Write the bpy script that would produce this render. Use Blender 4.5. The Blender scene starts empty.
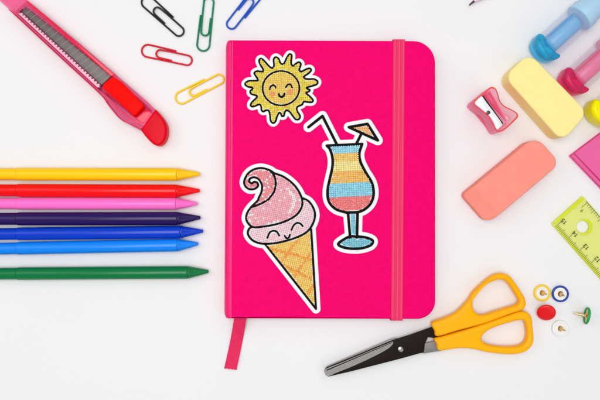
import bpy, bmesh, math, random
import numpy as np
from mathutils import Vector, Matrix
random.seed(7)
rng = np.random.default_rng(7)
SC = bpy.context.scene
COL = SC.collection

# ------------------------------------------------------------------ camera, world, lamps, exposure
U = 0.0006            # metres on the table per photograph pixel
H = 400.0             # camera height in millimetres
cam = bpy.data.cameras.new('camera')
cam.sensor_width = 36.0
cam.lens = 40.0
cam.clip_start = 0.01
cam.clip_end = 20.0
cam.dof.use_dof = True
cam.dof.focus_distance = 0.389
cam.dof.aperture_fstop = 5.0
camo = bpy.data.objects.new('camera', cam)
camo.location = (0, 0, H / 1000)
COL.objects.link(camo)
SC.camera = camo

world = bpy.data.worlds.new('World')
SC.world = world
world.use_nodes = True
bg = world.node_tree.nodes['Background']
bg.inputs['Color'].default_value = (0.97, 0.98, 1.0, 1)
bg.inputs['Strength'].default_value = 0.32


def area(name, loc, target, sx, sy, power, col):
    l = bpy.data.lights.new(name, 'AREA')
    l.shape = 'RECTANGLE'
    l.size, l.size_y, l.energy, l.color = sx, sy, power, col
    o = bpy.data.objects.new(name, l)
    o.location = loc
    o.rotation_euler = (Vector(target) - Vector(loc)).to_track_quat('-Z', 'Y').to_euler()
    COL.objects.link(o)
    return o


area('softbox', (-0.10, 0.02, 1.10), (0.0, 0, 0), 0.70, 0.60, 7.3, (1.0, 0.995, 0.995))
area('softbox', (-0.75, 0.25, 0.80), (0.02, 0, 0), 0.60, 0.60, 1.8, (1.0, 0.995, 0.99))
area('softbox', (0.62, -0.62, 0.88), (0.05, 0, 0), 0.90, 0.80, 1.7, (1.0, 0.985, 0.99))
area('softbox', (0.45, 0.80, 0.90), (0.08, 0, 0), 0.90, 0.80, 1.7, (1.0, 0.985, 0.985))
SC.view_settings.view_transform = 'Standard'
SC.view_settings.look = 'None'
SC.view_settings.exposure = 0.07
SC.view_settings.gamma = 1.0
SC.render.engine = 'CYCLES'
SC.cycles.use_denoising = True
SC.cycles.max_bounces = 14
SC.cycles.transmission_bounces = 12
SC.cycles.transparent_max_bounces = 16


# ------------------------------------------------------------------ helpers
def lin(r, g, b):
    f = lambda c: (c / 255 / 12.92) if c <= 10 else ((c / 255 + 0.055) / 1.055) ** 2.4
    return (f(r), f(g), f(b), 1)


def W(px, py, z=0.0):
    k = U * (1 - z / H)
    return Vector(((px - 300) * k, (200 - py) * k, z / 1000))


def mat(name, col, rough=0.4, metal=0.0, spec=0.5, trans=0.0, ior=1.45, coat=0.0, bump=0.0, bscale=900.0,
        mottle=0.0, mscale=120.0, sss=0.0, stretch=None):
    m = bpy.data.materials.new(name)
    m.use_nodes = True
    nt = m.node_tree
    b = nt.nodes['Principled BSDF']
    b.inputs['Base Color'].default_value = col
    b.inputs['Roughness'].default_value = rough
    b.inputs['Metallic'].default_value = metal
    b.inputs['Specular IOR Level'].default_value = spec
    b.inputs['Transmission Weight'].default_value = trans
    b.inputs['IOR'].default_value = ior
    b.inputs['Coat Weight'].default_value = coat
    b.inputs['Coat Roughness'].default_value = 0.12
    if sss:
        b.inputs['Subsurface Weight'].default_value = sss
        b.inputs['Subsurface Radius'].default_value = (1.0, 0.6, 0.3)
        b.inputs['Subsurface Scale'].default_value = 0.002
    tc = nt.nodes.new('ShaderNodeTexCoord')
    mp = nt.nodes.new('ShaderNodeMapping')
    nt.links.new(tc.outputs['Object'], mp.inputs['Vector'])
    if stretch:
        mp.inputs['Scale'].default_value = stretch
    if mottle:
        n = nt.nodes.new('ShaderNodeTexNoise')
        n.inputs['Scale'].default_value = mscale
        n.inputs['Detail'].default_value = 6
        nt.links.new(mp.outputs['Vector'], n.inputs['Vector'])
        mix = nt.nodes.new('ShaderNodeMix')
        mix.data_type = 'RGBA'
        mix.inputs['A'].default_value = tuple(max(0, c * (1 - mottle)) for c in col[:3]) + (1,)
        mix.inputs['B'].default_value = tuple(min(1, c * (1 + mottle)) for c in col[:3]) + (1,)
        nt.links.new(n.outputs['Fac'], mix.inputs['Factor'])
        nt.links.new(mix.outputs['Result'], b.inputs['Base Color'])
    if bump:
        n = nt.nodes.new('ShaderNodeTexNoise')
        n.inputs['Scale'].default_value = bscale
        n.inputs['Detail'].default_value = 4
        nt.links.new(mp.outputs['Vector'], n.inputs['Vector'])
        bp = nt.nodes.new('ShaderNodeBump')
        bp.inputs['Strength'].default_value = bump
        bp.inputs['Distance'].default_value = 0.0004
        nt.links.new(n.outputs['Fac'], bp.inputs['Height'])
        nt.links.new(bp.outputs['Normal'], b.inputs['Normal'])
    return m


def tinted(name, col, see, tcol, rough=0.15, spec=0.5):
    """clear coloured plastic: part tinted see-through, part glossy coloured body"""
    m = bpy.data.materials.new(name)
    m.use_nodes = True
    nt = m.node_tree
    b = nt.nodes['Principled BSDF']
    b.inputs['Base Color'].default_value = col
    b.inputs['Roughness'].default_value = rough
    b.inputs['Specular IOR Level'].default_value = spec
    t = nt.nodes.new('ShaderNodeBsdfTransparent')
    t.inputs['Color'].default_value = tcol
    mx = nt.nodes.new('ShaderNodeMixShader')
    mx.inputs['Fac'].default_value = see
    nt.links.new(b.outputs['BSDF'], mx.inputs[1])
    nt.links.new(t.outputs['BSDF'], mx.inputs[2])
    nt.links.new(mx.outputs['Shader'], nt.nodes['Material Output'].inputs['Surface'])
    return m


def catmull(pts, n=6, closed=True):
    pts = [Vector(p[:2]) for p in pts]
    N = len(pts)
    out = []
    for i in range(N if closed else N - 1):
        if closed:
            a, b, c, d = pts[i - 1], pts[i], pts[(i + 1) % N], pts[(i + 2) % N]
        else:
            b, c = pts[i], pts[i + 1]
            a = pts[i - 1] if i > 0 else b - (c - b)
            d = pts[i + 2] if i + 2 < N else c + (c - b)
        for k in range(n):
            t = k / n
            out.append(0.5 * ((2 * b) + (c - a) * t + (2 * a - 5 * b + 4 * c - d) * t * t + (3 * b - a - 3 * c + d) * t ** 3))
    if not closed:
        out.append(pts[-1])
    return [(p.x, p.y) for p in out]


def rounded(pts, r, n=6):
    """polygon with rounded corners; r is one radius or one per corner"""
    N = len(pts)
    rs = r if isinstance(r, (list, tuple)) else [r] * N
    out = []
    for i in range(N):
        p = Vector(pts[i]); a = Vector(pts[i - 1]); c = Vector(pts[(i + 1) % N])
        if rs[i] <= 0:
            out.append((p.x, p.y)); continue
        u = (a - p).normalized(); v = (c - p).normalized()
        ang = u.angle(v)
        t = min(rs[i] / math.tan(ang / 2), (a - p).length * 0.48, (c - p).length * 0.48)
        rad = t * math.tan(ang / 2)
        bis = (u + v).normalized()
        cen = p + bis * (rad / math.sin(ang / 2))
        s = (p + u * t) - cen; e = (p + v * t) - cen
        a0 = math.atan2(s.y, s.x); a1 = math.atan2(e.y, e.x)
        da = (a1 - a0 + math.pi) % (2 * math.pi) - math.pi
        for k in range(n + 1):
            q = a0 + da * k / n
            out.append((cen.x + rad * math.cos(q), cen.y + rad * math.sin(q)))
    return out


def ellipse(cx, cy, rx, ry=None, n=40, rot=0.0):
    ry = rx if ry is None else ry
    o = []
    for k in range(n):
        a = 2 * math.pi * k / n
        x, y = rx * math.cos(a), ry * math.sin(a)
        o.append((cx + x * math.cos(rot) - y * math.sin(rot), cy + x * math.sin(rot) + y * math.cos(rot)))
    return o


def slab(loops, z0, z1, bev=0.0, res=2, zc=None):
    """flat body with the outline (and holes) given in photograph pixels, from height z0 to z1 (mm), rounded edges"""
    zc = z1 if zc is None else zc
    cu = bpy.data.curves.new('tmp', 'CURVE')
    cu.dimensions = '2D'
    cu.fill_mode = 'BOTH'
    for lp in loops:
        sp = cu.splines.new('POLY')
        sp.points.add(len(lp) - 1)
        for p, q in zip(sp.points, lp):
            w = W(q[0], q[1], zc)
            p.co = (w.x, w.y, 0, 1)
        sp.use_cyclic_u = True
    h = (z1 - z0) / 2000
    b = bev / 1000
    cu.extrude = max(h - b, 0.000001)
    cu.bevel_depth = b
    cu.offset = -b
    cu.bevel_resolution = res
    o = bpy.data.objects.new('tmp', cu)
    me = bpy.data.meshes.new_from_object(o)
    bpy.data.objects.remove(o)
    bpy.data.curves.remove(cu)
    me.materials.clear()
    zm = (z0 + z1) / 2000
    bm = bmesh.new()
    bm.from_mesh(me)
    bpy.data.meshes.remove(me)
    bmesh.ops.remove_doubles(bm, verts=bm.verts, dist=1e-7)
    bmesh.ops.translate(bm, verts=bm.verts, vec=(0, 0, zm))
    bmesh.ops.recalc_face_normals(bm, faces=bm.faces)
    return bm


def join(*bms):
    a = bms[0]
    for b in bms[1:]:
        me = bpy.data.meshes.new('tmp')
        b.to_mesh(me)
        a.from_mesh(me)
        bpy.data.meshes.remove(me)
        b.free()
    return a


def lathe(profile, origin, axis, n=40, cap=True, xdir=None):
    """profile: list of (distance along axis, radius) in mm round an axis through origin (a Vector in metres)"""
    bm = bmesh.new()
    ax = Vector(axis).normalized()
    u = ax.orthogonal().normalized()
    v = ax.cross(u)
    rings = []
    for d, r in profile:
        c = origin + ax * (d / 1000)
        if r <= 1e-6:
            rings.append([bm.verts.new(c)])
        else:
            rings.append([bm.verts.new(c + (u * math.cos(2 * math.pi * k / n) + v * math.sin(2 * math.pi * k / n)) * (r / 1000)) for k in range(n)])
    for a, b in zip(rings[:-1], rings[1:]):
        for k in range(n):
            q = (k + 1) % n
            if len(a) == 1 and len(b) == 1:
                continue
            if len(a) == 1:
                bm.faces.new((a[0], b[q], b[k]))
            elif len(b) == 1:
                bm.faces.new((a[k], a[q], b[0]))
            else:
                bm.faces.new((a[k], a[q], b[q], b[k]))
    if cap:
        for rg in (rings[0], rings[-1]):
            if len(rg) > 2:
                bm.faces.new(rg)
    bmesh.ops.recalc_face_normals(bm, faces=bm.faces)
    return bm


def tube(path, r, n=12):
    """round wire through world points (metres), r in mm"""
    bm = bmesh.new()
    rings = []
    for i, p in enumerate(path):
        a = path[max(i - 1, 0)]; b = path[min(i + 1, len(path) - 1)]
        t = (b - a).normalized()
        up = Vector((0, 0, 1))
        s = t.cross(up).normalized()
        w = s.cross(t)
        rings.append([bm.verts.new(p + (s * math.cos(2 * math.pi * k / n) + w * math.sin(2 * math.pi * k / n)) * (r / 1000)) for k in range(n)])
    for a, b in zip(rings[:-1], rings[1:]):
        for k in range(n):
            bm.faces.new((a[k], a[(k + 1) % n], b[(k + 1) % n], b[k]))
    bm.faces.new(rings[0]); bm.faces.new(rings[-1])
    bmesh.ops.recalc_face_normals(bm, faces=bm.faces)
    return bm


def root_of(o):
    while o.parent:
        o = o.parent
    return o


def obj(name, bm, m, parent=None, smooth=40, origin=None):
    me = bpy.data.meshes.new(name)
    org = root_of(parent).location.copy() if parent else (origin if origin is not None else Vector((0, 0, 0)))
    bmesh.ops.translate(bm, verts=bm.verts, vec=-org)
    bm.to_mesh(me)
    bm.free()
    if smooth:
        me.shade_smooth()
        me.set_sharp_from_angle(angle=math.radians(smooth))
    me.materials.append(m)
    o = bpy.data.objects.new(name, me)
    COL.objects.link(o)
    if parent:
        o.parent = parent
    else:
        o.location = org
    return o


def tag(o, label=None, cat=None, group=None, kind=None):
    if label: o['label'] = label
    if cat: o['category'] = cat
    if group: o['group'] = group
    if kind: o['kind'] = kind
    return o


def thing(name, label, cat, loc, group=None):
    o = bpy.data.objects.new(name, None)
    o.empty_display_size = 0.01
    COL.objects.link(o)
    o.location = loc
    return tag(o, label, cat, group)


# distance fields and contours, for the die-cut stickers
def segdist(P, lines):
    d = np.full(len(P), 1e9)
    for pts, closed in lines:
        q = np.array(pts, float)
        A = q if closed else q[:-1]
        B = np.roll(q, -1, 0) if closed else q[1:]
        for a, b in zip(A, B):
            ab = b - a
            L = max((ab * ab).sum(), 1e-12)
            t = np.clip(((P - a) @ ab) / L, 0, 1)
            e = P - a - t[:, None] * ab
            d = np.minimum(d, (e * e).sum(1))
    return np.sqrt(d)


def inside(P, poly):
    q = np.array(poly, float)
    r = np.zeros(len(P), bool)
    for a, b in zip(q, np.roll(q, -1, 0)):
        if a[1] == b[1]:
            continue
        c = (a[1] > P[:, 1]) != (b[1] > P[:, 1])
        x = (b[0] - a[0]) * (P[:, 1] - a[1]) / (b[1] - a[1]) + a[0]
        r ^= c & (P[:, 0] < x)
    return r


def contours(field, box, step):
    """closed loops where field(points) crosses zero (negative is inside)"""
    x0, y0, x1, y1 = box
    xs = np.arange(x0, x1 + step, step); ys = np.arange(y0, y1 + step, step)
    gx, gy = np.meshgrid(xs, ys)
    F = field(np.stack([gx.ravel(), gy.ravel()], 1)).reshape(gx.shape)
    F = np.where(F == 0, 1e-9, F)
    neg = F < 0
    code = neg[:-1, :-1] * 1 + neg[:-1, 1:] * 2 + neg[1:, 1:] * 4 + neg[1:, :-1] * 8
    T = {1: [(3, 0)], 2: [(0, 1)], 3: [(3, 1)], 4: [(1, 2)], 5: [(3, 0), (1, 2)], 6: [(0, 2)], 7: [(3, 2)], 8: [(2, 3)],
         9: [(2, 0)], 10: [(0, 1), (2, 3)], 11: [(2, 1)], 12: [(1, 3)], 13: [(1, 0)], 14: [(0, 3)]}

    def edge(i, j, e):
        if e == 0: return ('h', i, j)
        if e == 1: return ('v', i, j + 1)
        if e == 2: return ('h', i + 1, j)
        return ('v', i, j)

    def pos(k):
        t, i, j = k
        if t == 'h':
            a, b = F[i, j], F[i, j + 1]
            return (xs[j] + step * a / (a - b), ys[i])
        a, b = F[i, j], F[i + 1, j]
        return (xs[j], ys[i] + step * a / (a - b))
    link = {}
    for i, j in zip(*np.nonzero((code > 0) & (code < 15))):
        for a, b in T[int(code[i, j])]:
            ka, kb = edge(i, j, a), edge(i, j, b)
            link.setdefault(ka, []).append(kb)
            link.setdefault(kb, []).append(ka)
    seen, loops = set(), []
    for k in link:
        if k in seen: continue
        lp, cur, prev = [], k, None
        while cur not in seen:
            seen.add(cur); lp.append(pos(cur))
            nx = [q for q in link[cur] if q != prev]
            if not nx: break
            prev, cur = cur, nx[0]
        if len(lp) > 6:
            a = np.array(lp)
            for _ in range(2):
                a = 0.25 * np.roll(a, 1, 0) + 0.5 * a + 0.25 * np.roll(a, -1, 0)
            if len(a) > 40:
                a = a[::2]
            loops.append([tuple(p) for p in a])
    return loops


def bbox(lines, m):
    a = np.array([p for l, _ in lines for p in l])
    return (a[:, 0].min() - m, a[:, 1].min() - m, a[:, 0].max() + m, a[:, 1].max() + m)


def strokes(lines, w, step=0.22):
    return contours(lambda P: segdist(P, lines) - w / 2, bbox(lines, w + 1), step)


def backing(lines, fills, off, step=0.4):
    def f(P):
        d = segdist(P, lines)
        for q in fills:
            d = np.where(inside(P, q), -d, d)
        ins = np.zeros(len(P), bool)
        for q in fills:
            ins |= inside(P, q)
        return np.where(ins, -np.abs(d), np.abs(d)) - off
    return contours(f, bbox(lines, off + 2), step)


def mosaic(box, pitch, ang, colour, z, hgt=0.55, aspect=1.0):
    """little square faceted beads laid side by side; colour(P) -> (keep, rgb)"""
    x0, y0, x1, y1 = box
    cx, cy = (x0 + x1) / 2, (y0 + y1) / 2
    R = max(x1 - x0, y1 - y0) * 0.75
    py = pitch * aspect
    a = np.arange(-R, R, pitch); b = np.arange(-R, R, py)
    gx, gy = np.meshgrid(a, b)
    gx = gx.ravel(); gy = gy.ravel()
    P = np.stack([cx + gx * math.cos(ang) - gy * math.sin(ang), cy + gx * math.sin(ang) + gy * math.cos(ang)], 1)
    P += rng.normal(0, 0.015 * pitch, P.shape)
    keep, rgb = colour(P)
    P = P[keep]; rgb = rgb[keep]
    bm = bmesh.new()
    cols = []
    for p, c in zip(P, rgb):
        th = ang + rng.normal(0, 0.05)
        tx, ty = rng.normal(0, 0.035, 2)
        ring = []
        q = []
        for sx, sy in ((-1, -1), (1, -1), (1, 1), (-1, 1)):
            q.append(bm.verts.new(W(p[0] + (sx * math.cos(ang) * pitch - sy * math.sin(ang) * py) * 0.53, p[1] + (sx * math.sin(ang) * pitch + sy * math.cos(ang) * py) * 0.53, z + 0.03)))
        bm.faces.new(q); cols.append(c * 0.72)            # square under the bead, darkened: gap shade put into the colour
        for (w, zz) in ((0.475, 0.05), (0.47, hgt * 0.35), (0.38, hgt * 0.72), (0.20, hgt * 0.96)):
            q = []
            for k in range(8):
                a8 = math.pi / 8 + k * math.pi / 4
                sx, sy = math.cos(a8), math.sin(a8)
                lx, ly = sx * w * 1.03 * pitch, sy * w * 1.03 * py
                v = W(p[0] + lx * math.cos(th) - ly * math.sin(th), p[1] + lx * math.sin(th) + ly * math.cos(th), z)
                v.z = (z + zz + ((tx * sx + ty * sy) if zz > 0.06 else 0)) / 1000
                q.append(bm.verts.new(v))
            ring.append(q)
        for A, B in zip(ring[:-1], ring[1:]):
            for k in range(8):
                bm.faces.new((A[k], A[(k + 1) % 8], B[(k + 1) % 8], B[k])); cols.append(c)
        bm.faces.new(ring[-1]); cols.append(c)
    bmesh.ops.recalc_face_normals(bm, faces=bm.faces)
    return bm, np.array(cols)


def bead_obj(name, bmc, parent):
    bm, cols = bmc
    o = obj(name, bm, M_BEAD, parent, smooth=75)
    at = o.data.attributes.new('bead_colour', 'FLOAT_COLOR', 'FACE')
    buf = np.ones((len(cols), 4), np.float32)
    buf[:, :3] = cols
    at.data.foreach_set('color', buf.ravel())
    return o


def tint(n, base, var=0.10, hue=0.04):
    var, hue = var * 0.6, hue * 0.5
    c = np.array(base[:3])[None, :] * 1.10 * (1 + rng.normal(0, var, (n, 1))) * (1 + rng.normal(0, hue, (n, 3)))
    return np.clip(c, 0.002, 0.95)


# glyph strokes for the ruler numbers, on a 1 x 1.6 cell
GLYPH = {
    '0': [[(0.1, 0.3), (0.1, 1.3), (0.5, 1.6), (0.9, 1.3), (0.9, 0.3), (0.5, 0), (0.1, 0.3)]],
    '1': [[(0.2, 1.3), (0.55, 1.6), (0.55, 0)]],
    '2': [[(0.05, 1.25), (0.4, 1.6), (0.9, 1.35), (0.85, 0.95), (0.05, 0), (0.95, 0)]],
    '3': [[(0.05, 1.5), (0.6, 1.6), (0.9, 1.25), (0.45, 0.85), (0.95, 0.4), (0.5, 0), (0.05, 0.15)]],
    '4': [[(0.75, 0), (0.75, 1.6), (0.0, 0.5), (1.0, 0.5)]],
    '5': [[(0.9, 1.6), (0.15, 1.6), (0.1, 0.9), (0.6, 1.0), (0.95, 0.5), (0.5, 0), (0.05, 0.15)]],
    '6': [[(0.8, 1.55), (0.3, 1.2), (0.08, 0.5), (0.5, 0), (0.92, 0.45), (0.5, 0.9), (0.12, 0.6)]],
}


def text_lines(s, org, right, up, size):
    out = []
    for i, ch in enumerate(s):
        for ln in GLYPH[ch]:
            out.append(([(org[0] + (right[0] * (x + 1.35 * i) + up[0] * y) * size,
                          org[1] + (right[1] * (x + 1.35 * i) + up[1] * y) * size) for x, y in ln], False))
    return out


# ------------------------------------------------------------------ materials
M_TABLE = mat('white table', (0.80, 0.797, 0.803, 1), 0.6, spec=0.12, mottle=0.022, mscale=9, bump=0.12, bscale=1400)
M_COVER = mat('pink leatherette', lin(236, 0, 106), 0.55, spec=0.05, bump=0.6, bscale=1300, mottle=0.16, mscale=560)
M_SPINE = mat('pink leatherette spine', lin(250, 6, 112), 0.36, spec=0.4, bump=0.4, bscale=1500, mottle=0.06, mscale=420)
M_PAGES = mat('paper edge', (0.82, 0.8, 0.75, 1), 0.8, bump=0.4, bscale=2500, stretch=(0.02, 0.02, 1))
M_ELASTIC = mat('pink elastic', lin(231, 56, 103), 0.8, spec=0.08, bump=0.5, bscale=2600, mottle=0.10, mscale=1800)
M_ELASTIC2 = mat('pale pink elastic thread', lin(242, 84, 124), 0.8, spec=0.08, bump=0.6, bscale=2600, mottle=0.12, mscale=1800)
M_RIBBON = mat('pink satin ribbon', lin(224, 42, 90), 0.55, spec=0.15, bump=0.6, bscale=1800, mottle=0.16, mscale=500)
M_STICK = mat('white sticker vinyl', (0.84, 0.84, 0.85, 1), 0.35)
M_INK = mat('black print', (0.006, 0.005, 0.006, 1), 0.55, spec=0.05)
M_CLIP = {k: mat('coated wire ' + k, c, 0.3, spec=0.3) for k, c in
          dict(black=(0.012, 0.012, 0.015, 1), red=lin(205, 15, 40), green=lin(0, 125, 85), blue=lin(20, 80, 190),
               yellow=lin(250, 205, 25)).items()}
M_BRASS = mat('brass', (0.70, 0.46, 0.18, 1), 0.22, metal=1.0)
M_STEEL = mat('polished steel', (0.30, 0.29, 0.29, 1), 0.3, metal=1.0)
M_BEAD = bpy.data.materials.new('resin beads')
M_BEAD.use_nodes = True
_b = M_BEAD.node_tree.nodes['Principled BSDF']
_b.inputs['Roughness'].default_value = 0.16
_b.inputs['Specular IOR Level'].default_value = 0.6
_a = M_BEAD.node_tree.nodes.new('ShaderNodeAttribute')
_a.attribute_name = 'bead_colour'
M_BEAD.node_tree.links.new(_a.outputs['Color'], _b.inputs['Base Color'])

# ------------------------------------------------------------------ the table
bm = bmesh.new()
bmesh.ops.create_grid(bm, x_segments=4, y_segments=4, size=0.9)
tag(obj('table_surface', bm, M_TABLE, smooth=0), 'plain matt white table top under all the stationery', None, None, 'structure')

# ------------------------------------------------------------------ the notebook
NZ = 10.0
nb = thing('notebook', 'hot pink hardcover notebook with three sparkly stickers and an elastic band', 'notebook', W(330, 180, 0))
cov = rounded([(230.2, 40.0), (435.2, 40.8), (435.4, 319.2), (228.6, 318.6)], [0.6, 22, 18, 0.6], 10)
obj('front_cover', slab([cov], NZ - 2.2, NZ, 0.8, 4), M_COVER, nb)
cov2 = rounded([(230.2, 40.2), (435.2, 40.8), (435.4, 319.2), (228.6, 318.2)], [0.6, 22, 18, 0.6], 10)
obj('back_cover', slab([cov2], 0, 2.2, 0.8, 3, zc=NZ), M_COVER, nb)
pg = rounded([(231, 43.4), (431.6, 44), (431.8, 316), (231, 315)], [1, 19, 15, 1], 8)
obj('page_block', slab([pg], 2.25, NZ - 2.25, 0, zc=NZ), M_PAGES, nb)
# rounded spine along the left edge
sp = bmesh.new()
prof = []
for k in range(15):
    a = math.pi * k / 14
    prof.append((-math.sin(a) ** 0.8, NZ / 2 + (NZ / 2 + 0.07) * (abs(math.cos(a)) ** 0.8) * (1 if math.cos(a) > 0 else -1)))
rows = []
for t in [0, 0.004, 0.01, 0.02] + list(np.linspace(0.05, 0.95, 12)) + [0.98, 0.99, 0.996, 1]:
    y = 40.1 + (318.5 - 40.1) * t
    xl = 233.0 + (231.4 - 233.0) * t
    e = W(xl, y, NZ)
    rows.append([sp.verts.new((e.x + dx * (0.0046 - 0.0010 * (max(0, 1 - t / 0.02) ** 2 + max(0, 1 - (1 - t) / 0.02) ** 2)), e.y, z / 1000)) for dx, z in prof])
for A, B in zip(rows[:-1], rows[1:]):
    for k in range(len(prof) - 1):
        sp.faces.new((A[k], A[k + 1], B[k + 1], B[k]))
sp.faces.new(rows[0]); sp.faces.new(rows[-1])
bmesh.ops.recalc_face_normals(sp, faces=sp.faces)
obj('spine', sp, M_SPINE, nb)

# elastic band: woven strip with ribs that wraps over both edges
eb = bmesh.new()
NW = 33
path = []
for zz, yy in ((1.0, 39.6), (4, 38.9), (7, 38.9), (NZ - 0.6, 39.0), (NZ + 0.15, 39.5), (NZ + 0.5, 40.8)):
    path.append((yy, zz, 0.0))
for t in np.linspace(0.02, 0.98, 60):
    path.append((41 + 278.0 * t, NZ + 0.55, t))
for zz, yy in ((NZ + 0.5, 319.4), (NZ + 0.15, 320.4), (NZ - 0.6, 320.9), (7, 320.9), (4, 320.9), (1.0, 320.4)):
    path.append((yy, zz, 1.0))
rows = []
for yy, zz, t in path:
    xl = 393.0 - 2.2 * t; xr = 405.0 - 2.2 * t
    row = []
    for k in range(NW + 1):
        f = k / NW
        ribs = 0.16 * abs(math.sin(f * math.pi * 6)) - (0.35 if k in (0, NW) else 0)
        e = W(xl + (xr - xl) * f, yy, NZ)
        vz = (zz + ribs) if NZ - 0.3 < zz else zz
        row.append(eb.verts.new((e.x, e.y, vz / 1000)))
    rows.append(row)
for A, B in zip(rows[:-1], rows[1:]):
    for k in range(NW):
        eb.faces.new((A[k], A[k + 1], B[k + 1], B[k]))
bmesh.ops.recalc_face_normals(eb, faces=eb.faces)
bmesh.ops.solidify(eb, geom=eb.faces[:], thickness=0.0003)
eo = obj('elastic_band', eb, M_ELASTIC, nb, 60)
eo.data.materials.append(M_ELASTIC2)
for f in eo.data.polygons:
    c = f.center + nb.location
    yy = 200 - c.y / (U * (1 - NZ / H))
    w = (c.x - W(393.0 - 2.2 * min(max((yy - 41) / 278, 0), 1), 200, NZ).x) / (12 * U * (1 - NZ / H))
    if any(abs(w - q) < 0.034 for q in (0.16, 0.52, 0.84)):
        f.material_index = 1

# ribbon bookmark hanging out at the bottom onto the table
rb = bmesh.new()
rows = []
for i, t in enumerate(np.linspace(0, 1, 26)):
    yy = 306 + (368.5 - 306) * t
    bend = 2.2 * math.sin(t * 2.6)
    xl = 236.0 - 12.4 * t + bend * 0.5
    xr = 248.3 - 12.2 * t + bend * 0.5
    z = 4.5 * (1 - t) ** 2 + 0.35 + 0.8 * max(0, math.sin(t * 7))
    row = []
    for k in range(9):
        f = k / 8
        row.append(rb.verts.new(W(xl + (xr - xl) * f, yy + (1.4 * f + 0.5 * math.sin(k * 2.7)) * (t > 0.97), z + 0.25 * math.sin(f * 3.1) + 0.9 * f * math.sin(t * 9))))
    rows.append(row)
for A, B in zip(rows[:-1], rows[1:]):
    for k in range(8):
        rb.faces.new((A[k], A[k + 1], B[k + 1], B[k]))
bmesh.ops.recalc_face_normals(rb, faces=rb.faces)
bmesh.ops.solidify(rb, geom=rb.faces[:], thickness=0.0002)
obj('ribbon_bookmark', rb, M_RIBBON, nb, 60)

SZ = NZ + 0.02


def sticker(name, label, lines, fills, off, w):
    st = obj(name, slab(backing(lines, fills, off), SZ, SZ + 0.45, 0.1, 1), M_STICK, nb)
    st['label'] = label
    obj('outline', slab(strokes(lines, w), SZ + 0.4, SZ + 0.95, 0.1, 1), M_INK, st)
    return st


# --- sun
SUN = [(245, 84), (248, 81), (254, 80.6), (258, 80), (255.5, 75.5), (254.2, 72.8), (257, 71), (260.5, 71.4), (263, 71.2), (262.8, 68.5), (260.5, 65), (259, 60.5),
       (261, 58.4), (264.5, 61), (269.5, 66.5), (272.6, 67.8), (274, 65.2), (273.6, 59.5), (275.5, 57), (278.5, 58.5), (280.2, 62.5), (282.2, 64), (284.2, 63),
       (287, 57.2), (289.5, 54), (291.7, 55.2), (291.3, 59.5), (291.2, 63.5), (293, 65.8), (296, 63.4), (299, 62), (300.9, 63.8), (300, 67), (299.2, 70),
       (301.5, 71.4), (306, 69.2), (309.5, 68.2), (311.2, 70), (308.5, 73.2), (304, 76.3), (305, 78.5), (309, 79), (314, 79), (317.5, 81.2), (316.8, 84), (312.5, 85.7),
       (307, 87.3), (307.2, 88.6), (309.8, 89.8), (308.8, 91.4), (306.2, 92.4), (307, 94), (310, 96.5), (313, 100), (311.8, 102), (308, 102), (303.8, 101.5),
       (302.2, 104.4), (299, 105.8), (296.8, 107.5), (297.2, 111), (300, 115.8), (299, 119), (295.6, 119.2), (292.5, 115.5), (289.5, 111.5), (286.4, 110.2), (284.8, 112),
       (283.8, 115.7), (281.8, 116), (280.8, 113.4), (279.2, 112.6), (277.2, 116), (275.6, 121), (273, 123), (270.6, 120.5), (270, 115), (268.8, 110.8), (266.2, 110), (263.5, 111.5),
       (261.5, 110), (261, 106), (259, 104.2), (255.3, 105.8), (252, 106.5), (250.6, 105), (252, 102), (256.4, 97.8), (256.8, 95.7), (253.8, 94.7), (250.7, 93.4),
       (250.3, 91), (252.6, 88.8), (252, 87.4), (248, 86.6)]
sun = catmull(SUN, 4)
disc = ellipse(281, 88.1, 18.4, 17.2, 60)
st = sticker('sun_sticker', 'yellow beaded smiling sun sticker in the upper left of the pink cover', [(sun, True), (disc, True)], [sun], 3.7, 1.8)


def sun_col(P):
    ins = inside(P, sun); dd = segdist(P, [(sun, True), (disc, True)])
    keep = ins & (dd > 0.95)
    c = tint(len(P), lin(232, 212, 54), 0.13, 0.05)
    warm = rng.random(len(P)) < 0.06
    c[warm] = tint(warm.sum(), lin(246, 184, 52))
    ind = inside(P, disc)
    c[ind] = tint(ind.sum(), lin(240, 204, 82), 0.08, 0.05)
    for q in ((273.0, 94.0), (290.0, 92.2)):
        r = np.hypot(P[:, 0] - q[0], P[:, 1] - q[1])
        k = r < 2.8
        c[k] = tint(k.sum(), lin(246, 158, 84))
    face = segdist(P, SUN_FACE) < 0.9
    return keep & ~face, c


def off(pts, ox, oy, s):
    return [(ox + x / s, oy + y / s) for x, y in pts]


SF = [off(p, 262, 70, 10) for p in ([(78, 192), (86, 165), (108, 150), (128, 158), (136, 176)], [(238, 172), (254, 148), (276, 140), (292, 152), (301, 176)],
                                    [(168, 240), (176, 260), (196, 268), (216, 258), (224, 236)])]
SF = [catmull(p, 5, False) for p in SF]
SUN_FACE = [(p, False) for p in SF]
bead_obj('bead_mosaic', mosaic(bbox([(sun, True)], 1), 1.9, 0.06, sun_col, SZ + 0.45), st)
obj('eye', slab(strokes([(SF[0], False)], 1.7), SZ + 0.4, SZ + 1.0, 0.1, 1), M_INK, st)
obj('eye', slab(strokes([(SF[1], False)], 1.7), SZ + 0.4, SZ + 1.0, 0.1, 1), M_INK, st)
obj('mouth', slab(strokes([(SF[2], False)], 2.2), SZ + 0.4, SZ + 1.0, 0.1, 1), M_INK, st)

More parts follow.
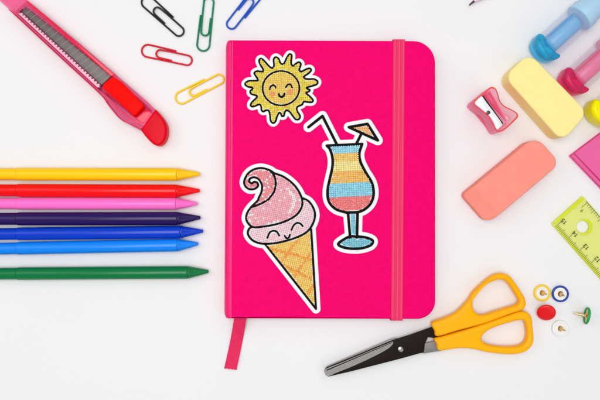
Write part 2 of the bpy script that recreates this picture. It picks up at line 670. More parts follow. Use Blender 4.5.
# --- ice cream
z10 = lambda p: off(p, 240, 162, 10)
z44 = lambda p: off(p, 235, 160, 4.447)
swirl_out = z10([(340, 110), (300, 84), (255, 68), (200, 60), (130, 78), (75, 122), (42, 190), (52, 240), (92, 271), (146, 268), (180, 238), (170, 206), (140, 199),
                 (117, 214), (92, 196), (100, 166), (142, 152), (190, 176), (219, 232), (214, 300), (185, 362)]) + z44([(103, 178), (72, 209)])
swirl_right = z10([(300, 84), (342, 140), (357, 215), (340, 298), (300, 352)]) + z44([(146, 177), (104, 199), (72, 209)])
scoop_r = z44([(166, 56), (215, 74), (260, 108), (288, 148), (300, 190), (286, 230), (250, 260), (190, 284), (120, 297), (76, 297), (51, 268), (54, 236), (72, 209)])
drip_l = z44([(298, 168), (330, 186), (353, 225), (353, 265), (328, 312), (280, 342), (200, 366), (130, 373), (82, 360), (58, 332), (61, 308), (76, 297)])
cone = [(265.5, 244.6), (316.0, 309.0), (311.2, 229.5)]
SWO = catmull(swirl_out, 5, False); SWR = catmull(swirl_right, 5, False)
SCO = catmull(scoop_r, 5, False); DRI = catmull(drip_l, 5, False)
swirl_poly = SWO + SWR[::-1]
scoop_poly = SCO + SWR[::-1]
drip_poly = DRI + [p for p in SCO[::-1] if p[1] > 197]
ic_lines = [(SWO, False), (SWR, False), (SCO, False), (DRI, False), ([cone[0], cone[1], cone[2]], False)]
IF = [catmull(z44(p), 5, False) for p in ([(144, 346), (154, 323), (170, 315), (186, 320), (197, 337)], [(251, 311), (261, 291), (275, 280), (290, 283), (301, 294)],
                                         [(221, 337), (229, 348), (240, 344), (244, 332)])]
IC_FACE = [(p, False) for p in IF]
st = sticker('ice_cream_sticker', 'pink beaded ice cream cone sticker with a smiling face on the pink cover', ic_lines,
             [swirl_poly, scoop_poly, drip_poly, cone], 4.6, 2.15)
c47 = lambda p: off(p, 260, 230, 4.7)
WAF = [(c47(p), False) for p in ([(30, 82), (245, 140)], [(112, 168), (255, 236)], [(170, 55), (100, 150)], [(235, 112), (158, 222)], [(258, 240), (215, 325)])]
GLEAM = [(z44([(238, 130), (262, 165), (262, 200), (240, 232)]), False)]


def ice_col(P):
    dd = segdist(P, ic_lines)
    n = len(P)
    a = inside(P, swirl_poly); b = inside(P, scoop_poly) & ~a; d = inside(P, drip_poly) & ~a & ~b; e = inside(P, cone) & ~d & ~b
    c = np.zeros((n, 3))
    c[a] = tint(a.sum(), lin(240, 140, 148), 0.10)
    c[b] = tint(b.sum(), lin(246, 170, 184), 0.09)
    c[d] = tint(d.sum(), lin(248, 206, 214), 0.06)
    c[e] = tint(e.sum(), lin(250, 200, 92), 0.09)
    w = e & (segdist(P, WAF) < 1.25)
    c[w] = tint(w.sum(), lin(244, 156, 28), 0.06)
    s = (a & (rng.random(n) < 0.13)) | (b & (rng.random(n) < 0.05))
    c[s] = tint(s.sum(), lin(252, 236, 228), 0.03)
    g = b & (segdist(P, GLEAM) < 1.7)
    c[g] = tint(g.sum(), lin(250, 226, 226), 0.04)
    keep = (a | b | d | e) & (dd > 1.2) & (segdist(P, IC_FACE) > 1.2)
    return keep, c


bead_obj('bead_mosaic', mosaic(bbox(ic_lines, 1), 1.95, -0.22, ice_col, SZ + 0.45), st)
for i, nm in enumerate(('eye', 'eye', 'mouth')):
    obj(nm, slab(strokes([(IF[i], False)], 1.9), SZ + 0.4, SZ + 1.0, 0.1, 1), M_INK, st)

# --- cocktail glass
z5 = lambda p: off(p, 320, 135, 5)
zs = lambda p: off(p, 320, 170, 4.7)
left_side = z5([(34, 53), (50, 72), (62, 112), (62, 160), (50, 215), (38, 278), (44, 332), (78, 370), (132, 388)])
right_side = z5([(132, 388), (200, 383), (248, 350), (268, 300), (260, 240), (226, 182), (202, 132), (197, 90), (211, 45)])
bowl = catmull(left_side, 5, False) + catmull(right_side, 5, False)[1:]
foot = catmull([(338.2, 244.3), (343, 240), (350, 236.6), (357, 236.6), (366, 237.6), (372.6, 240.6), (371, 245), (363, 248), (354, 248.8), (344, 247.6)], 6)
stemp = [(348.0, 212.6), (357.6, 212.4), (357.0, 237.5), (350.2, 237.8)]
um = [(348.8, 127.1), (367.5, 123.8), (377.9, 140.3)]
gl_lines = [(bowl, True), (foot, True), ([stemp[0], stemp[3]], False), ([stemp[1], stemp[2]], False), ([(308.4, 127.1), (322.5, 115.9), (336.6, 143.8)], False),
            (um, True), ([(361.2, 134), (356.6, 143.4)], False)]
st = sticker('cocktail_sticker', 'striped beaded cocktail glass sticker with straw and paper parasol on the pink cover', gl_lines, [bowl, foot, stemp, um], 5.0, 2.7)


def glass_col(P):
    n = len(P)
    dd = segdist(P, gl_lines)
    y = P[:, 1] + 0.05 * (P[:, 0] - 345)
    c = np.zeros((n, 3))
    bands = [(0, 153.4, lin(150, 212, 232)), (153.4, 161, lin(244, 196, 96)), (161, 171.5, lin(244, 222, 138)), (171.5, 183, lin(242, 184, 82)),
             (183, 197.4, lin(136, 208, 226)), (197.4, 214, lin(238, 116, 116)), (214, 999, lin(116, 196, 212))]
    for lo, hi, col in bands:
        k = (y >= lo) & (y < hi)
        c[k] = tint(k.sum(), col, 0.10, 0.05)
    u = inside(P, um)
    c[u] = tint(u.sum(), lin(240, 178, 100), 0.08)
    wht = rng.random(n) < 0.07
    c[wht] = np.clip(c[wht] * 0.8 + 0.15, 0, 0.95)
    keep = (inside(P, bowl) | inside(P, foot) | inside(P, stemp) | u) & (dd > 1.35)
    return keep, c


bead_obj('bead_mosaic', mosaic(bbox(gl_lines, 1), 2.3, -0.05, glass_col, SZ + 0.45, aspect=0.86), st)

# ------------------------------------------------------------------ felt pens in a row
PENS = [  # colour, y at the left edge, y at the cone, diameter px, seam x, tip x, tip y
    ('yellow', lin(252, 200, 8), 174.1, 174.3, 12.9, 177.7, 199.9, 173.9),
    ('red', lin(244, 0, 6), 190.4, 191.0, 13.0, 177.2, 199.9, 190.6),
    ('bubblegum pink', lin(255, 112, 200), 203.6, 203.8, 12.3, 176.3, 197.5, 203.6),
    ('dark violet', lin(36, 14, 84), 218.8, 218.5, 13.2, 178.2, 200.6, 217.6),
    ('royal blue', lin(0, 58, 196), 233.8, 232.0, 12.8, 180.9, 203.2, 231.1),
    ('sky blue', lin(10, 132, 242), 248.4, 245.2, 12.9, 178.0, 198.2, 243.8),
    ('green', lin(0, 116, 60), 273.6, 272.4, 13.0, 188.2, 208.6, 271.5)]
POS = {'yellow': 'topmost of the row', 'red': 'second from the top of the row', 'bubblegum pink': 'between the red and violet pens', 'dark violet': 'between the pink and blue pens',
       'royal blue': 'between the violet and sky blue pens', 'sky blue': 'below the royal blue pen', 'green': 'lying apart at the bottom of the row'}
for nm, colr, yl, yr, dia, sx, tx, ty in PENS:
    m = mat('pen plastic ' + nm, colr, 0.24, spec=0.36, mottle=0.03, mscale=40, bump=0.04, bscale=400)
    zc = dia * 0.5 * U * 1000 * (1 - 4 / H)
    r = zc
    a = W(18, yl, zc); b = W(sx, yr, zc)
    ax = (b - a).normalized()
    L = (b - a).length * 1000
    p = thing('felt_pen', nm + ' felt pen with a conical tip, ' + POS[nm], 'pen', Vector((a.x, a.y, 0)), 'felt pens laid side by side')
    obj('barrel', lathe([(0, r * 0.9), (0.15, r * 0.985), (0.5, r), (L - 0.9, r), (L - 0.35, r * 0.985), (L, r * 0.93)], a, ax, 48), m, p, 50)
    tipv = W(tx, ty, zc * 0.9)
    tax = (tipv - b).normalized()
    TL = (tipv - b).length * 1000
    obj('tip', lathe([(0.05, r * 0.80), (0.1, r * 0.955), (0.8, r * 0.965), (1.1, r * 0.90), (TL * 0.55, r * 0.58), (TL - 0.5, r * 0.27), (TL - 0.12, r * 0.22), (TL, r * 0.12)], b, tax, 40), m, p, 50)
    obj('end_plug', lathe([(0.1, r * 0.8), (-0.1, r * 0.925), (-16, r * 0.925), (-22, r * 0.9), (-23, r * 0.7)], a, ax, 40), m, p, 50)

# ------------------------------------------------------------------ paper clips
def clip_path(L=50.0):
    """flat wire path in px, x from the outer bend to the other bend"""
    pts = []
    pts += [(0.66 * L, 6.0), (0.4 * L, 6.15), (6.4, 6.2)]
    pts += [(6.2 - 6.2 * math.sin(a), 6.2 * math.cos(a)) for a in np.linspace(0.2, math.pi - 0.2, 12)]
    pts += [(6.4, -6.2), (0.4 * L, -5.9), (L - 5.6, -5.4)]
    cy = -0.5; r = 4.9
    pts += [(L - 4.9 + r * math.sin(a), cy - r * math.cos(a)) for a in np.linspace(0.2, math.pi - 0.2, 10)]
    pts += [(L - 5.6, 4.4), (0.55 * L, 4.2), (0.29 * L + 3.8, 3.7)]
    pts += [(0.29 * L + 3.8 - 3.9 * math.sin(a), 3.9 * math.cos(a) - 0.2) for a in np.linspace(0.2, math.pi - 0.2, 9)]
    pts += [(0.29 * L + 4.2, -4.2), (0.45 * L, -4.25), (0.62 * L, -4.3)]
    return pts


CLIPS = [('black', (143.2, -2.0), (182.8, 34.0), 'black paper clip cut by the top edge of the photo'),
         ('red', (141.9, 49.4), (191.9, 60.8), 'red paper clip lying alone between the cutter and the notebook'),
         ('green', (202.6, 50.8), (208.8, -2.5), 'green paper clip standing upright above the notebook corner'),
         ('blue', (261.5, -12.5), (229.0, 28.0), 'blue paper clip cut by the top edge above the notebook'),
         ('yellow', (176.2, 100.2), (223.0, 76.6), 'yellow paper clip reaching to the left edge of the notebook')]
for nm, A, B, lab in CLIPS:
    d = Vector((B[0] - A[0], B[1] - A[1])); L = d.length; d /= L
    up = Vector((d.y, -d.x))
    pts = catmull(clip_path(L), 4, False)
    path = []
    n = len(pts)
    for i, (x, y) in enumerate(pts):
        f = i / n
        z = 0.7 + (0.55 * math.exp(-((f - 0.80) / 0.16) ** 2)) + (0.25 if f > 0.7 else 0)
        path.append(W(A[0] + d.x * x + up.x * y, A[1] + d.y * x + up.y * y, z))
    o = obj('paper_clip', tube(path, 0.56, 12), M_CLIP[nm], None, 60, origin=W((A[0] + B[0]) / 2, (A[1] + B[1]) / 2, 0))
    tag(o, lab, 'paper clip', 'coloured paper clips scattered at the top')

# ------------------------------------------------------------------ cutter knife
M_KBODY = tinted('clear pink plastic', lin(255, 120, 176), 0.74, lin(255, 212, 230))
M_KCAP = tinted('clear red plastic', lin(246, 10, 44), 0.45, lin(255, 70, 110), 0.3, 0.12)
M_KRAIL = tinted('clear red rail', lin(255, 36, 84), 0.45, lin(255, 130, 160), 0.08, 0.6)
M_LINE = mat('red moulding line', lin(232, 50, 96), 0.35, spec=0.3)
M_SLIDER = mat('red slider plastic', lin(254, 6, 0), 0.5, spec=0.08, bump=0.25, bscale=2000)
M_KBLADE = mat('dull steel blade', (0.14, 0.127, 0.12, 1), 0.5, metal=0.5, mottle=0.15, mscale=200)
M_DARK = mat('dark slot shade', (0.05, 0.01, 0.015, 1), 0.5)
M_TOOTH = tinted('pale pink ratchet', lin(255, 190, 212), 0.15, lin(255, 190, 210))
kn = thing('utility_knife', 'clear pink snap-off cutter knife with red slider and grey blade', 'cutter', W(80, 70, 0))
outl = [(-9, -7), (7.5, 8), (60, 57), (99, 93.2), (109, 106), (119, 118.8), (140, 130), (151, 142.3), (158.5, 145), (164.5, 139), (166.2, 128), (161.5, 117),
        (145, 100), (76.5, 41), (27, 0), (12, -13)]
outl = [(-9, -7), (7.5, 8), (60, 57)] + catmull([(99, 93.2), (109, 105.4), (119.6, 118.8), (128, 123.8), (140, 130), (146, 136.6), (151, 141.8), (155, 144.2), (159.2, 144.2), (163.2, 140.6), (165.5, 135), (165.9, 128), (164, 122), (161, 117), (155, 110), (145, 100)], 4, False) + [(76.5, 41), (27, 0), (12, -13)]
slot = rounded([(15.5, 10.6), (25.5, 1.6), (152, 110.5), (143, 123), (100, 90.2)], [2, 2, 3, 3, 8], 4)
obj('body', slab([outl, slot], 0.3, 7.6, 0.9, 3, zc=7.6), M_KBODY, kn)
obj('rail', slab([[(25, 1.0), (28.5, 1.4), (114.5, 74.0), (111, 76.6)]], 2.4, 7.9, 0.4, 2), M_KRAIL, kn)
obj('rail', slab(strokes([(catmull([(8.6, 9.2), (60, 57.2), (99, 93.2), (108, 104.6), (119.4, 118.2), (130, 124.4), (140, 129.6)], 6, False), False)], 0.7, 0.25), 1.5, 7.9, 0.1, 1), M_LINE, kn)
obj('rail', slab(strokes([([(12, 9.6), (60, 54.2), (98, 89.6)], False)], 0.5, 0.22), 1.5, 7.8, 0.1, 1), M_LINE, kn)
obj('rail', slab(strokes([([(103, 92.5), (116, 107), (128, 118), (141, 127.5)], False)], 1.6, 0.25), 1.5, 7.4, 0.1, 1), M_KRAIL, kn)
bl = slab([[(22.2, 11.8), (25.2, 6.6), (111, 76), (101.5, 85)]], 3.6, 4.3, 0.1, 1)
blade = obj('blade', bl, M_KBLADE, kn)
sc = []
for k in range(16):
    f = (k + 0.6) / 16
    p0 = (22.2 + 79 * f, 11.8 + 73 * f); p1 = (25.2 + 85.5 * f + 3.2, 6.6 + 69.2 * f + 0.5)
    sc.append(([p0, p1], False))
M_SCORE = mat('bright score line', (0.30, 0.28, 0.27, 1), 0.5, metal=0.4)
obj('score_lines', slab(strokes(sc, 0.34, 0.2), 4.25, 4.36), M_SCORE, blade)
obj('slot_shade', slab([[(19.5, 11.5), (22.6, 8.8), (104, 82.6), (100.2, 87)]], 2.6, 3.5, 0), M_DARK, kn)  # added dark strip: shadow between teeth and blade put in as colour
teeth = [(17.5, 12.8)]
n = 30
for k in range(n):
    f0 = k / n; f1 = (k + 0.55) / n
    for f, o in ((f0, 0.0), (f0 + 0.2 / n, 1.7), (f1, 1.7), (f1 + 0.15 / n, 0.0)):
        teeth.append((20.2 + 79.5 * f + 0.62 * o, 13.3 + 73.2 * f - 0.75 * o))
teeth += [(99.6, 87.2), (97, 87.2)]
obj('ratchet_strip', slab([teeth], 3.5, 7.0, 0.1, 1), M_TOOTH, kn)
obj('channel_floor', slab([slot], 0.5, 1.5, 0.1, 1, zc=7.6), M_KBODY, kn)
slid = rounded([(100.2, 86), (112.5, 76), (120.5, 81), (144, 105.5), (134.5, 116.5), (127, 110)], [4, 5, 4, 3, 3, 6], 5)
sl = obj('slider', slab([slid], 3.8, 10.2, 1.0, 3), M_SLIDER, kn)
rid = []
for k in range(9):
    f = k / 8
    c = (112 + 17 * f, 84.5 + 17 * f)
    rid.append(([(c[0] - 4.3, c[1] + 4.8), (c[0] + 4.3, c[1] - 4.8)], False))
obj('grip_ridges', slab(strokes(rid, 0.9, 0.25), 10.1, 10.5, 0.15, 1), M_SLIDER, sl)
CAPC = catmull([(140.5, 129.6), (146, 136.8), (151, 142), (155, 144.6), (159.4, 144.6), (163.4, 141), (165.8, 135), (166.2, 128), (164.4, 121.8), (161, 116.6), (155, 109.6)], 5, False)
capo = [(152.5 + (x - 152.5) * 1.03, 127.5 + (y - 127.5) * 1.03) for x, y in CAPC]
obj('end_cap', slab([capo], 0.1, 8.8, 1.6, 4), M_KCAP, kn)
obj('blade_carrier', slab([[(128, 112), (136, 117), (146, 108), (156, 117), (146, 127), (134, 121)]], 3.0, 6.6, 0.4, 2), M_KRAIL, kn)

# ------------------------------------------------------------------ scissors
M_HAND = mat('orange yellow plastic', lin(255, 176, 0), 0.30, spec=0.2, mottle=0.03, mscale=50, bump=0.03, bscale=900)
M_BLACKB = mat('black coated steel', (0.014, 0.010, 0.008, 1), 0.5, spec=0.08, mottle=0.2, mscale=300)
M_GROUND = mat('ground steel edge', (0.23, 0.215, 0.21, 1), 0.42, metal=0.55, bump=0.25, bscale=900, stretch=(1.2, 6, 1), mottle=0.35, mscale=500)
sz = thing('scissors', 'scissors with orange yellow handles and black blades below the notebook', 'scissors', W(430, 325, 0))
h1 = catmull([(432, 323.2), (444, 318.5), (455, 313.4), (463, 306.4), (470.4, 298), (480, 286), (491.8, 276.3), (501, 273.4), (509.6, 276), (516.7, 285), (523.8, 296), (525.9, 302.5),
              (525.2, 307.6), (521, 310.8), (510.8, 314), (485.8, 323.2), (458.5, 330.6), (437.6, 336.4), (434.6, 331)], 5)
h1h = catmull([(472.6, 304), (474, 297.5), (479, 291.5), (488, 284), (494, 281), (499.5, 279.6), (505.5, 280.8), (510.8, 286.6), (515.8, 294.6), (519.4, 301), (517, 304.8), (508.4, 307.6), (495, 311.6),
               (484.6, 315), (478.5, 314.6), (474, 310.5)], 5)
h2 = catmull([(434.6, 339), (443, 336.8), (453.8, 333.6), (469, 329.2), (484.6, 324), (497, 319.6), (508.4, 315.6), (517, 312.6), (523, 311.6), (528.6, 313), (532.2, 318.4), (533.6, 330), (534.2, 341), (531.2, 348),
              (523.8, 353), (510.8, 354.9), (489.4, 353), (472.8, 349.4), (458.5, 348.8), (440, 351), (437, 344.5)], 5)
h2h = catmull([(482, 338.2), (484.4, 334), (490, 330), (499, 326.2), (509, 323.2), (518, 320.8), (524.6, 321), (527, 326.6), (527.8, 337), (524.5, 344.2), (515.5, 347.2), (499, 347),
               (487.6, 344.8), (483, 341.8)], 5)
obj('handle', slab([h1, h1h], 1.2, 7.8, 1.7, 4, zc=7), M_HAND, sz)
obj('handle', slab([h2, h2h], 0.4, 7.0, 1.7, 4, zc=7), M_HAND, sz)
b1 = obj('blade', slab([[(324.2, 371.0), (326, 368.0), (393, 340.3), (410, 335), (432, 327.2), (437.5, 333), (437.5, 338.5), (428, 337.5), (425, 344), (424, 352.3), (400, 359), (350, 371.8), (328.5, 376.8),
                          (325.6, 375.2)]], 3.7, 5.0, 0.18, 1), M_BLACKB, sz)
obj('ground_edge', slab([catmull([(324.4, 371.2), (326.4, 368.6), (345, 361.2), (370, 350.8), (388, 343.3), (392.8, 341.8), (392, 345.2), (386, 350), (372, 357.4), (352, 366.6), (336, 373),
                                  (328.8, 376.2), (325.6, 374.8)], 4)], 4.9, 5.05, 0.0), M_GROUND, b1)
obj('hollow_line', slab([[(326.6, 369.8), (392.4, 342.0), (391.6, 343.0), (326.6, 371.0)]], 5.0, 5.08, 0), M_BLACKB, b1)
b2 = obj('blade', slab([[(325.8, 370.2), (327, 366.8), (392, 338.9), (396, 338.2), (423, 344), (440, 340), (441.5, 351), (424, 353.6), (404, 352), (360, 362)]], 2.2, 3.5, 0.18, 1), M_GROUND, sz)
rv = W(400.6, 349.3, 5)
rv.z = 0.005
obj('rivet', lathe([(-2.6, 1.7), (0.1, 1.75), (0.4, 1.6), (0.62, 1.0), (0.7, 0.0)], rv, (0, 0, 1), 32, cap=False), M_STEEL, sz)

# ------------------------------------------------------------------ erasers
M_YER = mat('pale yellow rubber', lin(251, 230, 154), 0.7, spec=0.1, sss=0.2, mottle=0.035, mscale=140, bump=0.15, bscale=500)
M_CER = mat('coral rubber', lin(250, 148, 132), 0.7, spec=0.1, sss=0.15, mottle=0.09, mscale=160, bump=0.35, bscale=600)
ye = rounded([(504.5, 76.5), (529.5, 52.5), (588.5, 112.5), (562.5, 142.0)], [11, 11, 11, 10], 8)
tag(obj('eraser', slab([ye], 0.1, 14.5, 1.2, 4), M_YER, None, 40, origin=W(545, 98, 0)), 'pale yellow block eraser between the sharpener and the highlighters', 'eraser', 'rubber erasers')
ce = rounded([(463.8, 194.5), (535.8, 135.4), (561.0, 163.2), (489.2, 223.6)], [5, 13, 10, 8], 8)
bm = slab([ce], 0.1, 12.0, 1.1, 4)
# the lower left end is worn to a slope
d = (W(489.2, 223.6) - W(463.8, 194.5)).normalized()
nrm = Vector((-d.y, d.x, 0))
if nrm.x > 0: nrm = -nrm
ref = W(487.5, 201, 12)
bmesh.ops.bisect_plane(bm, geom=bm.verts[:] + bm.edges[:] + bm.faces[:], plane_co=ref, plane_no=nrm)
for v in bm.verts:
    s = (v.co - ref).dot(nrm)
    if s > 0 and v.co.z > 0.004:
        v.co.z -= s * 0.62 * (v.co.z - 0.004) / 0.008
tag(obj('eraser', bm, M_CER, None, 18, origin=W(512, 180, 0)), 'coral pink eraser below the sharpener, one end sloping', 'eraser', 'rubber erasers')

# ------------------------------------------------------------------ pencil sharpener
M_SHP = tinted('clear coral plastic', lin(255, 150, 185), 0.74, lin(255, 226, 236), 0.12)
M_SHR = tinted('coral edge refraction', lin(246, 96, 88), 0.30, lin(255, 140, 140), 0.15)
M_SHC = tinted('pink sharpening cone', lin(255, 130, 170), 0.6, lin(255, 200, 215), 0.15)
M_SBL = mat('bright sharpener blade', (0.88, 0.88, 0.90, 1), 0.35, metal=0.35)
sh = thing('pencil_sharpener', 'small clear coral pencil sharpener with a waisted body and steel blade', 'sharpener', W(490, 112, 0))
so = catmull([(482.5, 93.6), (487, 89.6), (491.4, 86.6), (495.8, 88.4), (498, 93.5), (500, 100.5), (505, 106), (512, 109.6), (517.2, 112.8), (518.3, 116.6), (514, 121.5), (507.5, 127.6), (502, 131.4),
              (497.4, 131.6), (494.4, 128), (491.2, 121.4), (486.6, 114.6), (480, 110), (475, 106), (473.2, 102.2), (476, 98.6)], 4)
cx, cy = 495.8, 109.2
inn = [(cx + (x - cx) * 0.93, cy + (y - cy) * 0.93) for x, y in so]
hole = rounded([(477, 101.6), (489.5, 91.5), (507, 123.4), (498.5, 128.6)], [2, 3, 3, 2], 4)
body = slab([so, hole], 0.2, 15.6, 1.0, 3, zc=15.6)
obj('body', body, M_SHP, sh)
obj('rim', slab([so, inn], 15.2, 16.0, 0.3, 2), M_SHR, sh)  # coral ring: refraction along the top edge put in as colour
obj('blade', slab([catmull([(475.4, 101.8), (478.4, 98.6), (481.6, 96.0), (487, 103), (495, 113.5), (502.2, 124), (500, 127.2), (497.2, 129.2), (495.4, 126), (493.2, 121.2), (489.4, 115.6), (484, 111),
                            (479.4, 107), (476, 104.4)], 3)], 15.0, 15.7, 0.1, 1), M_SBL, sh)
obj('edge_line', slab([[(482.0, 95.6), (482.9, 94.9), (503.2, 123.2), (502.3, 124.0)]], 14.6, 15.4, 0.05, 1), M_INK, sh)
a = W(486.2, 92.6, 11); b = W(506.5, 121, 11)
obj('sharpening_cone', lathe([(0, 2.3), (4, 2.0), ((b - a).length * 1000, 0.6)], a, b - a, 24), M_SHC, sh)
sw = W(488.2, 112.6, 15.7); sw.z = 0.0157
scr = obj('screw', lathe([(-3, 1.15), (0.2, 1.2), (0.55, 1.05), (0.7, 0)], sw, (0, 0, 1), 24, cap=False), mat('dark screw', (0.10, 0.08, 0.07, 1), 0.35, metal=0.9), sh)

# ------------------------------------------------------------------ clear capped mini highlighters
M_CLEAR = tinted('clear barrel plastic', lin(236, 232, 246), 0.86, (0.98, 0.978, 0.99, 1), 0.05, 0.8)


def highlighter(nm, end, colr, pale, label):
    m_end = mat('clear end plastic ' + nm, tuple(min(1, c ** 0.55) for c in colr[:3]) + (1,), 0.06, trans=0.85 if nm != 'yellow' else 0.15, ior=1.22)
    m_in = tinted('ink tube ' + nm, pale, 0.45, tuple(min(1, c * 0.9 + 0.1) for c in pale[:3]) + (1,), 0.25)
    m_col = tinted('pale collar ' + nm, tuple(0.55 * c + 0.45 for c in pale[:3]) + (1,), 0.35, tuple(0.4 * c + 0.6 for c in pale[:3]) + (1,), 0.25)
    R = 8.6
    ax = Vector((0.745, 0.667, 0)).normalized()
    o = W(end[0], end[1], R + 0.4)
    o.z = (R + 0.3) / 1000
    t = thing('highlighter', label, 'highlighter', Vector((o.x, o.y, 0)), 'mini highlighters with see-through barrels')
    cr = [(536, 36), (533.2, 43.7), (535.6, 51), (541, 57), (549.5, 61), (556.6, 59.2), (558.4, 55.8), (552.6, 52.2), (547.6, 47.4), (544.6, 41.4), (542.6, 36.6), (539, 34.6)]
    cr = catmull([(x + end[0] - 543.2, y + end[1] - 50.2) for x, y in cr], 5)
    obj('end_cap', slab([cr], 0.8, 14.5, 2.6, 5, zc=10), m_end, t, 50)
    obj('barrel', join(lathe([(3.3, R * 0.90), (3.5, R * 0.97), (27.0, R * 0.99), (27.4, R * 0.95)], o, ax, 56)), M_CLEAR, t, 50)
    obj('ink_tube', lathe([(2.6, 2.0), (3.2, 4.2), (4.2, 5.2), (24, 5.2), (25.5, 4.6), (26.6, 3.0)], o, ax, 40), m_in, t, 50)
    # flat clip bridge between end cap and tube
    side = Vector((-ax.y, ax.x, 0))
    bmx = bmesh.new()
    bmesh.ops.create_cube(bmx, size=1)
    for v in bmx.verts:
        q = v.co.copy()
        p = o + ax * ((15.5 + q.x * 20) / 1000) + side * ((4.4 + q.y * 0.9) / 1000)
        v.co = Vector((p.x, p.y, o.z + (5.0 + q.z * 2.2) / 1000))
    bmesh.ops.bevel(bmx, geom=bmx.edges[:], offset=0.0003, segments=2, affect='EDGES')
    obj('clip_rib', bmx, m_end, t, 50)
    obj('collar', lathe([(27.6, R * 0.86), (28.0, R * 1.0), (33.0, R * 1.0), (34.2, R * 0.92), (52, R * 0.86), (54, R * 0.7)], o, ax, 56), m_col, t, 50)
    return t


highlighter('blue', (543.2, 50.2), lin(30, 190, 245), lin(130, 214, 250), 'blue see-through highlighter in the top right corner, furthest from the rulers')
highlighter('pink', (571.9, 83.6), lin(255, 30, 104), lin(255, 120, 180), 'hot pink see-through highlighter between the blue and yellow ones')
highlighter('yellow', (598.8, 115.2), lin(250, 236, 0), lin(252, 244, 120), 'bright yellow highlighter mostly cut off by the right photo edge')

# ------------------------------------------------------------------ rulers
M_RUL = tinted('clear yellow green plastic', lin(246, 252, 160), 0.70, lin(254, 254, 228), 0.15)
M_RULE = tinted('thick yellow green edge', lin(232, 242, 50), 0.40, lin(246, 250, 130), 0.15)
M_OLIVE = mat('olive printed marks', lin(92, 98, 20), 0.5)
ru = thing('ruler', 'clear yellow green plastic ruler with centimetre numbers and a round hole', 'ruler', W(590, 236, 0), 'clear plastic rulers')
dirv = Vector((49.0, 55.5)).normalized()         # along the scale, numbers falling
inw = Vector((dirv.y, -dirv.x))                  # from the scale edge into the ruler
c0 = Vector((551.5, 223.5))
q = lambda a, b: tuple(c0 + dirv * a + inw * b)
WID = 42.0
rl = rounded([q(0, 0), q(0, WID), q(130, WID), q(130, 0)], [1.5, 1.5, 2, 2], 3)
hc = (583.0, 226.8)
obj('blade_plate', slab([rl, ellipse(*hc, 6.2)], 0.2, 2.0, 0.25, 2), M_RUL, ru)
obj('bevel_edge', slab([[q(1.5, 0.2), q(1.5, 2.4), q(129, 2.4), q(129, 0.2)]], 1.95, 2.3, 0.1, 1), M_RULE, ru)
obj('end_edge', slab([[q(0.2, 3.0), q(0.2, WID - 1), q(3.4, WID - 1), q(3.4, 3.0)]], 1.95, 2.3, 0.1, 1), M_RULE, ru)
cres = [p for p in ellipse(hc[0] + 1.6, hc[1] + 0.3, 8.0, n=60)]
obj('hole_rim', slab([cres, ellipse(*hc, 6.3, n=60)], 1.95, 2.35, 0.1, 1), M_RULE, ru)
CM = 16.9
ticks = []
for k in range(0, 75):
    a = 5.2 + k * CM / 10
    ln = 8.2 if k % 10 == 0 else (6.0 if k % 5 == 0 else 4.2)
    ticks.append(([q(a, 0.6), q(a, ln)], False))
obj('centimetre_marks', slab(strokes(ticks, 0.42, 0.2), 2.28, 2.36), M_OLIVE, ru, 0)
nums = []
rgt = -dirv; up = -inw
for i, s in enumerate(('15', '14', '13', '12', '11')):
    # text runs towards the higher numbers' side, its head to the scale edge
    base = q(5.2 + i * CM + 4.2, 12.4)
    nums += text_lines(s, base, rgt, up, 2.3)
obj('numbers', slab(strokes(nums, 0.8, 0.2), 2.28, 2.36), M_OLIVE, ru, 0)
inch = []
for k in range(0, 48):
    a = 8.0 + k * 2.65
    ln = 7.5 if k % 16 == 0 else (5.2 if k % 8 == 0 else (4.0 if k % 4 == 0 else 2.6))
    inch.append(([q(a, WID - 1.2), q(a, WID - 1.2 - ln)], False))
inch.append(([q(6, WID - 1.2), q(128, WID - 1.2)], False))
inch += text_lines('6', q(9.6, WID - 12.5), dirv, inw, 2.3)
obj('inch_marks', slab(strokes(inch, 0.42, 0.2), 2.28, 2.36), M_OLIVE, ru, 0)

M_PR = tinted('clear pink ruler plastic', lin(255, 130, 196), 0.52, lin(255, 205, 232), 0.15)
M_PRE = tinted('deep pink ruler edge', lin(206, 8, 96), 0.15, lin(240, 60, 140), 0.15)
M_PWH = mat('white printed marks', (0.86, 0.80, 0.84, 1), 0.5)
pr = thing('ruler', 'clear hot pink plastic ruler corner at the right photo edge', 'ruler', W(600, 160, 0), 'clear plastic rulers')
c0 = Vector((569.6, 155.6)); dirv = Vector((33, 34.5)).normalized(); inw = Vector((0.80, -0.60)).normalized()
rl = rounded([q(0, 0), q(0, 46), q(120, 46), q(120, 0)], 1.0, 3)
obj('blade_plate', slab([rl], 0.2, 2.4, 0.25, 2), M_PR, pr)
obj('bevel_line', slab([[q(0.4, 4.3), q(0.4, 5.4), q(119, 5.4), q(119, 4.3)]], 2.35, 2.75, 0.1, 1), M_PRE, pr)
obj('end_edge', slab([[q(0.1, 0.6), q(0.1, 45), q(0.9, 45), q(0.9, 0.6)]], 2.35, 2.7, 0.1, 1), M_PRE, pr)
obj('outer_edge', slab([[q(0.4, 0.1), q(0.4, 0.8), q(119, 0.8), q(119, 0.1)]], 2.35, 2.6, 0.05, 1), M_PRE, pr)
wl = text_lines('0', q(12.2, 38.5), dirv, inw, 2.6) + text_lines('3', q(29.5, 17.0), dirv, inw, 2.6)
obj('numbers', slab(strokes(wl, 1.2, 0.25), 2.38, 2.5), M_PWH, pr, 0)

# ------------------------------------------------------------------ drawing pins
M_PINW = mat('white plastic', (0.86, 0.86, 0.86, 1), 0.3)


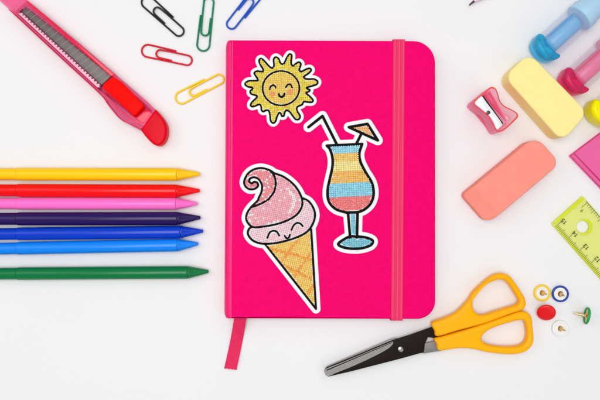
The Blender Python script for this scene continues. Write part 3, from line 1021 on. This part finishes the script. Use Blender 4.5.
def pin(px, py, r, capmat, innermat, label, mode, tilt=(0, 0)):
    R = r * U * 1000
    base = W(px, py, 1)
    t = thing('drawing_pin', label, 'drawing pin', Vector((base.x, base.y, 0)), 'drawing pins scattered by the scissors')
    if mode == 'point_up':
        c = Vector((base.x, base.y, 0.0001)); ax = Vector((tilt[0], tilt[1], 1)).normalized()
    elif mode == 'point_down':
        c = Vector((base.x, base.y, 0.0058)); ax = Vector((tilt[0], tilt[1], -1)).normalized()
    else:
        c = Vector((base.x, base.y, R * 0.98 / 1000)); ax = Vector((tilt[0], tilt[1], -0.17)).normalized()
    # the cap is a shallow dome with a rolled rim; the axis points along the needle
    obj('cap', lathe([(0.0, 0), (0.05, R * 0.5), (0.25, R * 0.85), (0.7, R * 0.985), (1.1, R), (1.7, R * 0.98), (1.9, R * 0.92), (1.8, R * 0.82), (1.25, R * 0.78), (1.2, 0)],
                     c, ax, 44, cap=False), capmat, t, 50)
    obj('underside', lathe([(1.25, R * 0.76), (1.45, R * 0.74), (1.5, R * 0.3), (1.6, 0)], c, ax, 40, cap=False), innermat, t, 50)
    obj('needle', lathe([(1.4, R * 0.36), (1.7, R * 0.30), (2.4, 0.85), (4.0, 0.75), (6.5, 0.6), (9.3, 0.06), (9.4, 0)], c, ax, 20, cap=False), M_BRASS, t, 50)
    return t


M_PUND = mat('pin underside', (0.84, 0.83, 0.80, 1), 0.3, metal=0.15)
pin(542, 293, 8.4, mat('pin yellow', lin(246, 208, 20), 0.3), M_PUND, 'yellow rimmed drawing pin lying needle up, touching the blue one', 'point_up', (0.02, 0.03))
pin(560.2, 293.8, 8.4, mat('pin blue', lin(10, 62, 158), 0.3), M_PUND, 'blue rimmed drawing pin lying needle up beside the yellow one', 'point_up', (-0.05, -0.02))
pin(543.6, 312.4, 9.0, mat('pin red', lin(228, 4, 16), 0.35), M_PUND, 'plain red drawing pin lying face up near the scissors handle', 'point_down', (0.22, 0.50))
pin(560, 328.6, 8.2, M_PINW, M_PUND, 'white drawing pin lying needle up, lowest of the pins', 'point_up', (0.03, 0.02))
pin(586.0, 315.0, 8.6, mat('pin green', lin(0, 156, 72), 0.3), M_BRASS, 'green drawing pin standing on its rim with brass needle sideways', 'side', (-0.98, 0.17))

# ------------------------------------------------------------------ tip of a pen at the top edge
M_TIPD = mat('dark plum plastic', lin(74, 34, 62), 0.35)
M_TIPP = mat('pale pink plastic', lin(238, 206, 218), 0.4)
a = W(469.0, 5.2, 2); ax = (W(488, -10, 4) - a).normalized()
pt = thing('pencil', 'dark pencil point just entering at the top edge above the eraser', 'pencil', Vector((a.x, a.y, 0)))
obj('lead', lathe([(0, 0.15), (0.2, 0.4), (4.0, 0.75)], a, ax, 16), M_TIPD, pt, 50)
obj('shaft', lathe([(3.8, 0.85), (9, 2.3), (40, 2.3), (60, 2.3)], a, ax, 24), M_TIPP, pt, 50)
